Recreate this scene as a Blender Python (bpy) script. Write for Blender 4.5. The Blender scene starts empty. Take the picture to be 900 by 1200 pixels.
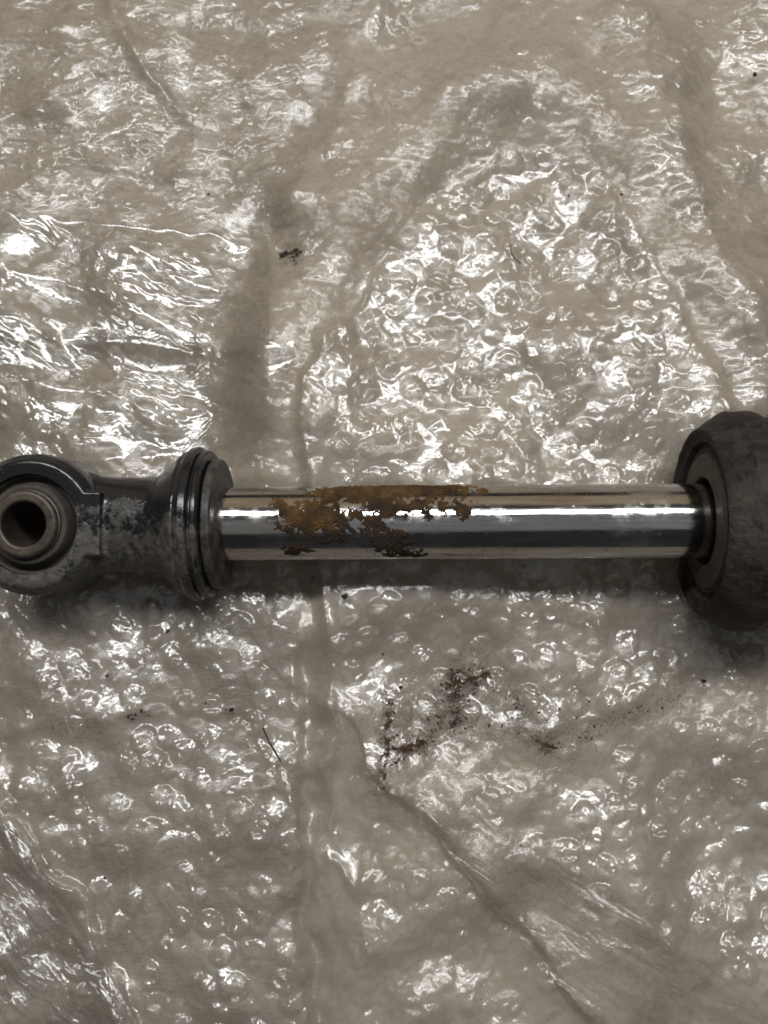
import bpy, bmesh, math, random
import numpy as np
from mathutils import Vector, Matrix

random.seed(7)
scene = bpy.context.scene
COL = scene.collection
R = math.radians

# ------------------------------------------------------------------ camera
TILT = R(10.0)
DIST = 0.275
TGT = Vector((0.0, 0.0, 0.022))
F = 1050.0                                    # focal length in units of 1/900 frame width
CAM = TGT + DIST * Vector((0, -math.sin(TILT), math.cos(TILT)))
cam_d = bpy.data.cameras.new('camera')
cam = bpy.data.objects.new('camera', cam_d)
COL.objects.link(cam)
cam.location = CAM
cam.rotation_euler = (TILT, 0, 0)
cam_d.sensor_fit = 'VERTICAL'
cam_d.sensor_height = 36.0
cam_d.lens = F / 1200.0 * 36.0
cam_d.clip_start = 0.01
cam_d.clip_end = 20.0
cam_d.dof.use_dof = True
cam_d.dof.focus_distance = DIST - 0.008
cam_d.dof.aperture_fstop = 18.0
scene.camera = cam

# ------------------------------------------------------------------ world and lamps
world = bpy.data.worlds.new('World')
scene.world = world
world.use_nodes = True
wb = world.node_tree.nodes['Background']
wb.inputs[0].default_value = (0.95, 0.97, 1.0, 1)
wb.inputs[1].default_value = 0.034


def area(name, loc, tgt, sx, sy, power, col):
    d = bpy.data.lights.new(name, 'AREA')
    d.shape = 'RECTANGLE'
    d.size = sx
    d.size_y = sy
    d.energy = power
    d.color = col
    o = bpy.data.objects.new(name, d)
    COL.objects.link(o)
    o.location = loc
    v = Vector(tgt) - Vector(loc)
    q = v.to_track_quat('-Z', 'Y')
    o.rotation_euler = q.to_euler()
    return o


area('ceiling_tube_lamp', (0.02, 0.42, 1.05), (0, 0, 0), 1.25, 0.125, 13.0, (0.985, 0.99, 0.985))
area('warm_wall_fill', (0.0, 1.05, 0.62), (0, 0, 0), 1.9, 0.75, 1.5, (1.0, 0.78, 0.50))  # added panel light, stands in for the lit tan wall mirrored in the rod
area('room_fill', (0.1, -0.32, 1.35), (0, 0, 0), 1.7, 1.05, 1.15, (0.90, 0.95, 1.0))  # added broad fill, stands in for the dim room mirrored in the rod

scene.view_settings.view_transform = 'Standard'
scene.view_settings.look = 'None'
scene.view_settings.exposure = 0.0
scene.view_settings.gamma = 1.0
scene.render.engine = 'CYCLES'
scene.cycles.use_denoising = True
scene.cycles.max_bounces = 6
scene.cycles.use_adaptive_sampling = True
scene.cycles.adaptive_threshold = 0.02
scene.cycles.transparent_max_bounces = 12
scene.cycles.sample_clamp_indirect = 4.0

# ------------------------------------------------------------------ helpers
ct, st = math.cos(TILT), math.sin(TILT)


def at(px, py, z=0.0):
    """point of the plane at height z seen at photo pixel (px, py)"""
    d = Vector((px - 450.0, 0, 0)) + Vector((0, ct, st)) * (600.0 - py) + Vector((0, st, -ct)) * F
    s = (z - CAM.z) / d.z
    return CAM + d * s


def project(x, y, z):
    dx, dy, dz = x - CAM.x, y - CAM.y, z - CAM.z
    dep = dy * st - dz * ct
    up = dy * ct + dz * st
    return 450.0 + F * dx / dep, 600.0 - F * up / dep


def tag(o, label=None, cat=None, group=None, kind=None):
    if label: o['label'] = label
    if cat: o['category'] = cat
    if group: o['group'] = group
    if kind: o['kind'] = kind
    return o


def link(name, me, mat=None, parent=None):
    o = bpy.data.objects.new(name, me)
    COL.objects.link(o)
    if mat and not me.materials:
        me.materials.append(mat)
    if parent:
        o.parent = parent
    return o


def empty(name, loc=(0, 0, 0), rot=(0, 0, 0)):
    o = bpy.data.objects.new(name, None)
    o.empty_display_size = 0.02
    COL.objects.link(o)
    o.location = loc
    o.rotation_euler = rot
    return o


class NT:
    def __init__(self, name):
        self.m = bpy.data.materials.new(name)
        self.m.use_nodes = True
        self.t = self.m.node_tree
        self.t.nodes.clear()
        self.out = self.n('ShaderNodeOutputMaterial')

    def n(self, typ, **kw):
        nd = self.t.nodes.new(typ)
        for k, v in kw.items():
            if hasattr(nd, k) and not k[0].isupper():
                setattr(nd, k, v)
        return nd

    def l(self, a, b):
        self.t.links.new(a, b)

    def noise(self, co, scale, detail=4, rough=0.55, dist=0.0):
        nd = self.n('ShaderNodeTexNoise')
        nd.inputs['Scale'].default_value = scale
        nd.inputs['Detail'].default_value = detail
        nd.inputs['Roughness'].default_value = rough
        nd.inputs['Distortion'].default_value = dist
        self.l(co, nd.inputs['Vector'])
        return nd.outputs['Fac']

    def ramp(self, fac, stops):
        nd = self.n('ShaderNodeValToRGB')
        el = nd.color_ramp.elements
        el[0].position, el[0].color = stops[0][0], col4(stops[0][1])
        el[1].position, el[1].color = stops[-1][0], col4(stops[-1][1])
        for p, c in stops[1:-1]:
            e = el.new(p)
            e.color = col4(c)
        self.l(fac, nd.inputs[0])
        return nd.outputs[0]

    def math(self, op, a, b=None, clamp=False):
        nd = self.n('ShaderNodeMath')
        nd.operation = op
        nd.use_clamp = clamp
        for i, v in enumerate((a, b)):
            if v is None: continue
            if isinstance(v, (int, float)):
                nd.inputs[i].default_value = v
            else:
                self.l(v, nd.inputs[i])
        return nd.outputs[0]

    def mix(self, fac, a, b):
        nd = self.n('ShaderNodeMix')
        nd.data_type = 'RGBA'
        for i, v in ((0, fac), (6, a), (7, b)):
            if isinstance(v, (int, float)):
                nd.inputs[i].default_value = v
            elif isinstance(v, tuple):
                nd.inputs[i].default_value = col4(v)
            else:
                self.l(v, nd.inputs[i])
        return nd.outputs[2]

    def bump(self, h, strength, dist, normal=None):
        nd = self.n('ShaderNodeBump')
        nd.inputs['Strength'].default_value = strength
        nd.inputs['Distance'].default_value = dist
        self.l(h, nd.inputs['Height'])
        if normal is not None:
            self.l(normal, nd.inputs['Normal'])
        return nd.outputs[0]

    def coord(self, sx=1, sy=1, sz=1):
        tc = self.n('ShaderNodeTexCoord')
        mp = self.n('ShaderNodeMapping')
        mp.inputs['Scale'].default_value = (sx, sy, sz)
        self.l(tc.outputs['Object'], mp.inputs[0])
        return mp.outputs[0]

    def attr(self, name):
        nd = self.n('ShaderNodeAttribute')
        nd.attribute_name = name
        return nd.outputs['Fac']

    def pbr(self, **kw):
        nd = self.n('ShaderNodeBsdfPrincipled')
        for k, v in kw.items():
            k = k.replace('_', ' ')
            if isinstance(v, (int, float)):
                nd.inputs[k].default_value = v
            elif isinstance(v, tuple):
                nd.inputs[k].default_value = col4(v)
            else:
                self.l(v, nd.inputs[k])
        return nd


def col4(c):
    if isinstance(c, (int, float)):
        c = (c, c, c)
    return (c[0], c[1], c[2], 1.0)


# ------------------------------------------------------------------ materials
def mat_backing():
    t = NT('milky_wrap')
    co = t.coord()
    n1 = t.noise(co, 38, 5, 0.6)
    n2 = t.noise(co, 240, 4, 0.6)
    c = t.ramp(n1, [(0.3, (0.372, 0.326, 0.265)), (0.7, (0.462, 0.416, 0.345))])
    # woven pattern of the cloth that shows through where the wrap lies flat
    cw = t.coord(1.0, 2.2, 1)
    weave = t.noise(cw, 420, 2, 0.5, 0.6)
    wv = t.math('MULTIPLY', weave, t.attr('weave'))
    h = t.math('ADD', t.math('MULTIPLY', n2, 0.5), wv)
    st_ = t.attr('stain')
    sn = t.ramp(t.noise(co, 900, 4, 0.7), [(0.42, 0.0), (0.60, 1.0)])
    c = t.mix(t.math('MULTIPLY', st_, sn, True), c, (0.12, 0.075, 0.04))
    n3 = t.noise(co, 150, 5, 0.65, 1.2)
    c = t.mix(t.ramp(n3, [(0.35, 0.0), (0.7, 0.30)]), c, (0.28, 0.24, 0.19))
    c = t.mix(t.math('MULTIPLY', t.attr('weave'), 0.6), c, (0.25, 0.212, 0.17))
    b = t.bump(h, 0.4, 0.0012)
    p = t.pbr(Base_Color=c, Roughness=0.55, Normal=b)
    p.inputs['Specular IOR Level'].default_value = 0.35
    t.l(p.outputs[0], t.out.inputs[0])
    return t.m


def mat_film(name='clear_film', haze=0.06, fine=0.3, gain=2.6, veil=0.40, tint=0.975):
    t = NT(name)
    co = t.coord()
    ca = t.coord(1, 1, 1)
    n1 = t.noise(co, 420, 3, 0.55, 1.4)
    n2 = t.noise(co, 1100, 2, 0.5, 0.8)
    r1 = t.math('ABSOLUTE', t.math('SUBTRACT', n1, 0.5))
    h = t.math('ADD', t.math('MULTIPLY', r1, 1.0), t.math('MULTIPLY', n2, 0.22))
    sh = t.attr('shine')
    b = t.bump(h, 0.55 * fine, 0.0011)
    fr = t.n('ShaderNodeFresnel')
    fr.inputs['IOR'].default_value = 1.52
    t.l(b, fr.inputs['Normal'])
    fac = t.math('MULTIPLY', t.math('MINIMUM', t.math('MULTIPLY', fr.outputs[0], gain), 0.26), sh, True)
    gl = t.n('ShaderNodeBsdfGlossy')
    gl.inputs['Color'].default_value = (1, 1, 1, 1)
    rg = t.math('SUBTRACT', 0.19, t.math('MULTIPLY', sh, 0.13))
    t.l(rg, gl.inputs['Roughness'])
    t.l(b, gl.inputs['Normal'])
    tr = t.n('ShaderNodeBsdfTransparent')
    tr.inputs['Color'].default_value = (tint, tint * .995, tint * .985, 1)
    df = t.n('ShaderNodeBsdfDiffuse')
    df.inputs['Color'].default_value = (0.58, 0.52, 0.44, 1)
    tl = t.n('ShaderNodeBsdfTranslucent')
    tl.inputs['Color'].default_value = (0.58, 0.52, 0.44, 1)
    t.l(b, df.inputs['Normal'])
    m0 = t.n('ShaderNodeMixShader'); m0.inputs[0].default_value = 0.4
    t.l(df.outputs[0], m0.inputs[1]); t.l(tl.outputs[0], m0.inputs[2])
    m1 = t.n('ShaderNodeMixShader')
    hz = t.math('ADD', haze, t.math('MULTIPLY', t.math('SUBTRACT', 1.0, sh), 0.16), True)
    mo = t.ramp(t.noise(co, 260, 5, 0.7, 1.0), [(0.38, 0.3), (0.62, 1.8)])
    hz = t.math('MULTIPLY', hz, mo, True)
    t.l(hz, m1.inputs[0])
    t.l(tr.outputs[0], m1.inputs[1]); t.l(m0.outputs[0], m1.inputs[2])
    m2 = t.n('ShaderNodeMixShader')
    t.l(fac, m2.inputs[0])
    g2 = t.n('ShaderNodeBsdfGlossy')                  # slight veil of scattered gloss from the many film layers
    g2.inputs['Roughness'].default_value = 0.42
    t.l(b, g2.inputs['Normal'])
    mg = t.n('ShaderNodeMixShader'); mg.inputs[0].default_value = veil
    t.l(gl.outputs[0], mg.inputs[1]); t.l(g2.outputs[0], mg.inputs[2])
    t.l(m1.outputs[0], m2.inputs[1]); t.l(mg.outputs[0], m2.inputs[2])
    t.l(m2.outputs[0], t.out.inputs[0])
    return t.m


def mat_cast(less=0.0):
    t = NT('dusty_black_paint')
    co = t.coord()
    n1 = t.noise(co, 75, 6, 0.68)
    n2 = t.noise(co, 420, 5, 0.7)
    n3 = t.noise(co, 22, 3, 0.5)
    geo = t.n('ShaderNodeNewGeometry')
    d = t.math('ADD', t.math('MULTIPLY', n1, 0.75), t.math('MULTIPLY', n2, 0.35))
    d = t.math('ADD', d, t.math('MULTIPLY', t.math('SUBTRACT', n3, 0.5), 0.5))
    sx_ = t.n('ShaderNodeSeparateXYZ'); t.l(co, sx_.inputs[0])
    low = t.math('MULTIPLY', t.math('SUBTRACT', 0.0, sx_.outputs[1]), 9.0)
    low = t.math('MINIMUM', t.math('MAXIMUM', low, -0.09), 0.055)
    d = t.math('ADD', d, low)
    dust = t.ramp(d, [(0.53 + less, 0.0), (0.62 + less, 0.55), (0.8 + less, 1.0)])
    c = t.mix(dust, (0.012, 0.012, 0.013), t.ramp(n2, [(0.35, (0.045, 0.040, 0.032)), (0.7, (0.145, 0.130, 0.104))]))
    ro = t.math('ADD', 0.2, t.math('MULTIPLY', dust, 0.5))
    b = t.bump(t.math('ADD', dust, t.math('MULTIPLY', n2, 0.6)), 0.4, 0.0004)
    p = t.pbr(Base_Color=c, Roughness=ro, Normal=b)
    t.l(p.outputs[0], t.out.inputs[0])
    return t.m


def mat_simple(name, c1, c2, scale, rough, metal=0.0, bump=0.3, bd=0.0003, detail=6, spec=0.4, lo=0.35, hi=0.65):
    t = NT(name)
    co = t.coord()
    n1 = t.noise(co, scale, detail, 0.65)
    n2 = t.noise(co, scale * 6, 4, 0.65)
    f = t.math('ADD', t.math('MULTIPLY', n1, 0.65), t.math('MULTIPLY', n2, 0.35))
    c = t.ramp(f, [(lo, c1), (hi, c2)])
    b = t.bump(f, bump, bd)
    ro = t.math('ADD', rough - 0.1, t.math('MULTIPLY', n2, 0.2))
    p = t.pbr(Base_Color=c, Roughness=ro, Metallic=metal, Normal=b)
    p.inputs['Specular IOR Level'].default_value = spec
    t.l(p.outputs[0], t.out.inputs[0])
    return t.m


def mat_chrome():
    t = NT('scuffed_chrome')
    co = t.coord(6, 90, 90)
    streak = t.noise(co, 9, 5, 0.65)
    c2 = t.coord(1, 1, 1)
    sm = t.noise(c2, 60, 5, 0.7)
    spots = t.ramp(t.noise(c2, 420, 4, 0.65), [(0.62, 0.0), (0.70, 1.0)])
    ro = t.math('ADD', 0.05, t.math('ADD', t.math('MULTIPLY', streak, 0.13), t.math('MULTIPLY', t.ramp(sm, [(0.5, 0), (0.66, 1)]), 0.2)))
    ro = t.math('ADD', ro, t.math('MULTIPLY', spots, 0.3))
    c = t.ramp(streak, [(0.3, (0.40, 0.39, 0.375)), (0.7, (0.59, 0.585, 0.575))])
    c = t.mix(t.ramp(t.noise(t.coord(14, 50, 50), 1.6, 4, 0.6), [(0.45, 0.0), (0.7, 0.75)]), c, (0.36, 0.30, 0.235))
    c = t.mix(t.math('MULTIPLY', spots, 0.7), c, (0.25, 0.22, 0.19))
    b = t.bump(t.math('ADD', streak, t.math('MULTIPLY', sm, 0.5)), 0.13, 0.0003)
    p = t.pbr(Base_Color=c, Metallic=1.0, Roughness=ro, Normal=b)
    t.l(p.outputs[0], t.out.inputs[0])
    return t.m


def mat_rust():
    t = NT('crusty_rust')
    co = t.coord()
    n1 = t.noise(co, 130, 5, 0.7)
    n2 = t.noise(co, 900, 4, 0.7)
    amber = t.attr('amber')
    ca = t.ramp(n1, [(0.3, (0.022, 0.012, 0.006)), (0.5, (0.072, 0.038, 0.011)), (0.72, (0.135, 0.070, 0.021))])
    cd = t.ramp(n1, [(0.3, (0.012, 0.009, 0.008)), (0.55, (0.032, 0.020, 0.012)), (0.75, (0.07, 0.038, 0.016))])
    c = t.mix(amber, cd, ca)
    b = t.bump(t.math('ADD', n1, n2), 0.7, 0.0005)
    p = t.pbr(Base_Color=c, Roughness=0.8, Normal=b)
    p.inputs['Specular IOR Level'].default_value = 0.25
    t.l(p.outputs[0], t.out.inputs[0])
    return t.m


M_BACK = mat_backing()
M_FILM = mat_film()
M_FLAP = mat_film('glossy_flap_film', haze=0.05, fine=0.2, gain=2.4, veil=0.25, tint=0.91)
M_CAST = mat_cast()
M_SLEEVE = mat_simple('worn_steel', (0.038, 0.031, 0.025), (0.13, 0.105, 0.083), 120, 0.45, 0.55)
M_BUSH = mat_simple('dirty_rubber', (0.022, 0.019, 0.016), (0.075, 0.066, 0.053), 90, 0.7)
M_BUMP = mat_simple('aged_rubber', (0.009, 0.006, 0.0055), (0.072, 0.056, 0.045), 60, 0.72, 0, 1.0, 0.002, 8, 0.35, 0.42, 0.70)
M_COLLAR = mat_cast(0.05)
M_WASH = mat_simple('dusty_steel', (0.016, 0.015, 0.014), (0.115, 0.102, 0.083), 130, 0.45, 0.0, 0.5, 0.0005, 7, 0.4, 0.42, 0.66)
M_CHROME = mat_chrome()
M_RUST = mat_rust()
M_DIRT = mat_simple('dirt', (0.010, 0.008, 0.007), (0.035, 0.026, 0.018), 700, 0.85)
M_RDUST = mat_simple('rust_dust', (0.026, 0.014, 0.008), (0.092, 0.050, 0.025), 500, 0.85)
M_TABLE = mat_simple('table_cloth', (0.25, 0.215, 0.17), (0.34, 0.30, 0.25), 60, 0.8)

# ------------------------------------------------------------------ wrap height field (millimetres)
X0, X1, Y0, Y1, G = -195.0, 195.0, -190.0, 262.0, 0.48
gx = np.arange(X0, X1, G)
gy = np.arange(Y0, Y1, G)
NX, NY = len(gx), len(gy)
GX, GY = np.meshgrid(gx, gy)                       # rows are y
PX, PY = project(GX / 1000, GY / 1000, np.full_like(GX, 0.004))
FXx = np.fft.fftfreq(NX, G)[None, :]
FYy = np.fft.fftfreq(NY, G)[:, None]


def fnoise(lx, ly, seed, ang=0.0, sharp=1.2):
    rng = np.random.default_rng(seed)
    w = np.fft.fft2(rng.standard_normal((NY, NX)))
    a = R(ang)
    u = FXx * math.cos(a) + FYy * math.sin(a)
    v = -FXx * math.sin(a) + FYy * math.cos(a)
    k = np.sqrt((u * lx) ** 2 + (v * ly) ** 2)
    flt = np.exp(-((k - 1.0) ** 2) * sharp * 2.0) * (k > 0.02)
    n = np.real(np.fft.ifft2(w * flt))
    return n / n.std()


def blur(a, s):                                    # gaussian, s in mm
    flt = np.exp(-2 * (math.pi * s) ** 2 * (FXx ** 2 + FYy ** 2))
    return np.real(np.fft.ifft2(np.fft.fft2(a) * flt))


WPX = PX + 5 * fnoise(35, 35, 901) + 1.2 * fnoise(10, 10, 902)
WPY = PY + 5 * fnoise(35, 35, 903) + 1.2 * fnoise(10, 10, 904)


def facet(L, seed, ang=0.0, stretch=1.0, warp=0.35):
    """crumpled relief: random heights on a warped triangular lattice, joined by flat facets"""
    rng = np.random.default_rng(seed)
    tab = rng.uniform(-1, 1, (256, 256))
    a = R(ang)
    xx = GX + warp * L * fnoise(L * 3, L * 3, seed + 5000)
    yy = GY + warp * L * fnoise(L * 3, L * 3, seed + 6000)
    p = (xx * math.cos(a) + yy * math.sin(a)) / (L * stretch)
    q = (-xx * math.sin(a) + yy * math.cos(a)) / L / 0.866
    u, v = p - q / 2, q
    iu, iv = np.floor(u).astype(int), np.floor(v).astype(int)
    fu, fv = u - iu, v - iv
    g = lambda i, j: tab[(i * 7 + 3 * j) % 256, (j * 5 + i) % 256]
    lo = g(iu, iv) + fu * (g(iu + 1, iv) - g(iu, iv)) + fv * (g(iu, iv + 1) - g(iu, iv))
    hi = g(iu + 1, iv + 1) + (1 - fu) * (g(iu, iv + 1) - g(iu + 1, iv + 1)) + (1 - fv) * (g(iu + 1, iv) - g(iu + 1, iv + 1))
    return np.where(fu + fv < 1, lo, hi)


def poly(pts, soft=3.0):
    inside = np.zeros(PX.shape, bool)
    n = len(pts)
    for i in range(n):
        x1, y1 = pts[i]; x2, y2 = pts[(i + 1) % n]
        if y1 == y2: continue
        c = ((y1 > WPY) != (y2 > WPY)) & (WPX < (x2 - x1) * (WPY - y1) / (y2 - y1) + x1)
        inside ^= c
    return np.clip(blur(inside.astype(float), soft), 0, 1)


def line(pts, warp=True):
    """distance (photo pixels) to a polyline and signed side (positive to the left of travel in y-down)"""
    qx, qy = (WPX, WPY) if warp else (PX, PY)
    best = np.full(PX.shape, 1e9)
    side = np.zeros(PX.shape)
    for (x1, y1), (x2, y2) in zip(pts[:-1], pts[1:]):
        dx, dy = x2 - x1, y2 - y1
        L2 = dx * dx + dy * dy
        s = np.clip(((qx - x1) * dx + (qy - y1) * dy) / L2, 0, 1)
        ex, ey = qx - (x1 + s * dx), qy - (y1 + s * dy)
        d = np.hypot(ex, ey)
        m = d < best
        best = np.where(m, d, best)
        side = np.where(m, np.sign(dx * ey - dy * ex), side)
    return best, side * best


def ridge(pts, w, h, warp=True):
    d, _ = line(pts, warp)
    return h * np.exp(-(d / w) ** 2)


def crease(pts, w, h):
    """a sharp-edged fold: steep on one side, long and shallow on the other"""
    d, sd = line(pts)
    taper = np.clip(0.75 + 0.35 * fnoise(30, 30, int(abs(pts[0][0] * 7 + pts[1][1] * 3)) + 70), 0.15, 1.3)
    return h * taper * np.where(sd > 0, np.exp(-(d / (w * 0.8)) ** 1.4), np.exp(-d / (w * 2.2)))


# region masks
TRI = poly([(366, 590), (358, 450), (385, 400), (440, 335), (505, 262), (590, 190), (650, 185), (705, 235), (765, 330), (845, 490), (850, 590)], 2.0)
ARCH = poly([(330, 560), (330, 300), (420, 130), (470, 10), (700, -60), (760, 120), (830, 330), (850, 500), (860, 590)], 5.0) * (1 - TRI)
TOPL = poly([(-300, -500), (450, -500), (430, 120), (330, 290), (330, 250), (-300, 260)], 4.0)
TOPR = np.clip(poly([(690, -500), (1300, -500), (1300, 620), (850, 560), (800, 300), (700, 60)], 5.0), 0, 1)
LEFT = poly([(-300, 250), (325, 250), (345, 560), (-300, 560)], 3.0)
LOWL = poly([(-300, 690), (330, 690), (358, 760), (358, 1300), (175, 1300), (-300, 900)], 2.5)
STRIP = poly([(330, 540), (392, 540), (398, 760), (410, 900), (422, 1400), (360, 1400), (352, 760)], 2.5)
MIDR = poly([(398, 690), (870, 690), (900, 790), (780, 800), (700, 850), (560, 880), (430, 930), (402, 790)], 3.0)
MATTE = poly([(430, 890), (560, 855), (700, 830), (790, 790), (1000, 800), (1000, 860), (800, 850), (640, 930), (480, 930)], 4.0)
LOWR = poly([(560, 940), (640, 920), (800, 850), (1300, 860), (1300, 1400), (740, 1400), (640, 1030)], 4.0)
CORN = poly([(-300, 700), (0, 940), (60, 1010), (120, 1100), (178, 1205), (220, 1400), (-300, 1400)], 2.0)
FOLD = poly([(470, 950), (560, 1000), (650, 1020), (760, 1120), (900, 1170), (1200, 1400), (800, 1400), (620, 1110)], 3.0)

LOWM = poly([(405, 900), (470, 960), (560, 1055), (640, 1140), (740, 1400), (415, 1400)], 3.0)

# bubble relief, glossiness and crinkle strength by region
AMP = 0.55 + 0 * PX
AMP = AMP * (1 - TRI) + 1.25 * TRI
AMP = AMP * (1 - ARCH) + 0.5 * ARCH
AMP = AMP * (1 - TOPL) + 0.06 * TOPL
AMP = AMP * (1 - TOPR) + 0.6 * TOPR
AMP = AMP * (1 - LEFT) + 0.4 * LEFT
AMP = AMP * (1 - LOWL) + 0.85 * LOWL
AMP = AMP * (1 - MIDR) + 1.1 * MIDR
AMP = AMP * (1 - MATTE) + 0.6 * MATTE
AMP = AMP * (1 - LOWR) + 1.05 * LOWR
AMP = AMP * (1 - CORN) + 0.6 * CORN
AMP = AMP * (1 - FOLD) + 0.25 * FOLD
AMP = AMP * (1 - LOWM) + 0.5 * LOWM
AMP = AMP * (1 - STRIP) + 0.1 * STRIP

SHINE = 0.75 + 0 * PX
for m, v in ((TRI, 1.0), (ARCH, 0.33), (TOPL, 0.30), (TOPR, 0.55), (LEFT, 0.5), (LOWL, 0.95), (MIDR, 1.0), (MATTE, 0.45),
             (LOWR, 0.9), (CORN, 1.0), (FOLD, 0.4), (LOWM, 0.65), (STRIP, 0.7)):
    SHINE = SHINE * (1 - m) + v * m
SHINE = np.clip(SHINE + 0.13 * fnoise(30, 30, 77) , 0.12, 1.0)

CRK = 0.8 + 0 * PX
for m, v in ((TRI, 0.55), (ARCH, 0.75), (TOPL, 0.8), (TOPR, 0.85), (LEFT, 0.8), (LOWL, 0.6), (MIDR, 0.55), (MATTE, 0.65),
             (LOWR, 0.6), (CORN, 1.0), (FOLD, 0.6), (LOWM, 0.95), (STRIP, 1.5)):
    CRK = CRK * (1 - m) + v * m

# broad folds (shared by both layers)
H0 = 1.3 * fnoise(70, 70, 1) + 0.5 * fnoise(28, 28, 2)
H0 = H0 + blur(ridge([(335, 540), (340, 430), (380, 330), (450, 215), (540, 110), (640, 80), (725, 180), (795, 320), (860, 480)], 54, 10.5), 6.5)
H0 = H0 + blur(ridge([(705, -40), (775, 140), (835, 300), (890, 440)], 40, 6.0), 3.0)
H0 = H0 + blur(ridge([(450, -20), (415, 110), (375, 190), (345, 260)], 20, 2.2), 2.0)
H0 = H0 + TRI * np.clip((PY - 180) / 380, 0, 1) * 7.0
H0 = H0 + ridge([(400, 640), (600, 640), (790, 640)], 70, 6.0) * (1 - TRI)
H0 = H0 + MIDR * 2.0 * np.clip((800 - PY) / 110, 0, 1)
H0 = H0 + ridge([(398, 700), (420, 850), (450, 915)], 40, 2.2)
# upper left wrinkles
H0 = H0 + crease([(110, -40), (140, 30), (170, 85), (212, 135)], 10, 1.6)
H0 = H0 + crease([(-40, 160), (40, 130), (135, 82)], 12, 1.3)
H0 = H0 + crease([(-40, 60), (60, 40), (125, 20)], 16, 1.0)
H0 = H0 + crease([(0, 185), (90, 195), (185, 200), (300, 205), (390, 195)], 10, 1.1)
H0 = H0 + crease([(290, 30), (380, 60), (430, 90)], 18, .8)
H0 = H0 + crease([(440, 10), (400, 130), (375, 190), (330, 265)], 16, 1.5)
# the vertical fold
H0 = H0 + crease([(352, 660), (362, 780), (366, 950), (362, 1080), (368, 1300)], 9, -3.2)
H0 = H0 + crease([(378, 650), (388, 780), (380, 900), (390, 1010), (430, 1100)], 7, 2.6)
H0 = H0 + crease([(338, 560), (336, 640), (340, 760)], 12, -.8)
H0 = H0 + ridge([(362, 900), (364, 1010), (362, 1090), (366, 1200)], 4, -2.6)
H0 = H0 + ridge([(385, 770), (381, 860), (378, 940), (386, 1010)], 5, 1.9) * (0.7 + 0.5 * facet(6, 88))
H0 = H0 + ridge([(352, 770), (356, 870), (352, 930)], 4, 1.2) * (0.7 + 0.5 * facet(5, 89))
# diagonal crease lower right
dg, sg = line([(445, 905), (500, 965), (560, 1040), (620, 1110), (690, 1185), (800, 1330)])
H0 = H0 - 0.9 * np.exp(-(dg / 4.0) ** 2) + 3.8 * np.exp(-dg / 70.0) * np.clip(0.5 - sg / 9.0, 0, 1)
# bottom left crease
dg2, sg2 = line([(-60, 880), (0, 940), (60, 1010), (120, 1100), (178, 1205), (240, 1330)])
H0 = H0 - 0.9 * np.exp(-(dg2 / 4.0) ** 2) + 3.6 * np.exp(-dg2 / 45.0) * np.clip(0.5 + sg2 / 9.0, 0, 1)
H0 = H0 + ridge([(368, 600), (362, 520), (360, 450), (388, 398), (445, 335)], 5, 1.3)
H0 = H0 + ridge([(505, 262), (590, 190)], 6, .8) + ridge([(705, 235), (765, 330), (845, 490)], 6, 1.0)
# crease bands in the right half
H0 = H0 + crease([(620, 875), (700, 830), (800, 785), (900, 790)], 11, 1.2)
H0 = H0 + crease([(600, 985), (700, 1050), (800, 1120), (920, 1160)], 20, 1.5)
H0 = H0 + crease([(0, 850), (120, 845), (210, 825), (275, 835), (340, 900)], 10, 1.0)
H0 = H0 + crease([(720, 40), (780, 160), (830, 300), (880, 420)], 22, 1.6)
# torn pit left of the triangle
pit = np.exp(-(((PX - 341) / 13) ** 2 + ((PY - 301) / 7) ** 2) ** 2)
H0 = H0 - 2.6 * pit
# dents where the shock absorber presses in
H0 = H0 - ridge([(845, 613), (900, 613), (960, 613)], 70, 7.0)
H0 = H0 - ridge([(20, 613), (240, 613)], 60, 3.0)
H0 = H0 + 5.0
H0 = np.maximum(H0, 0.8)

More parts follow.
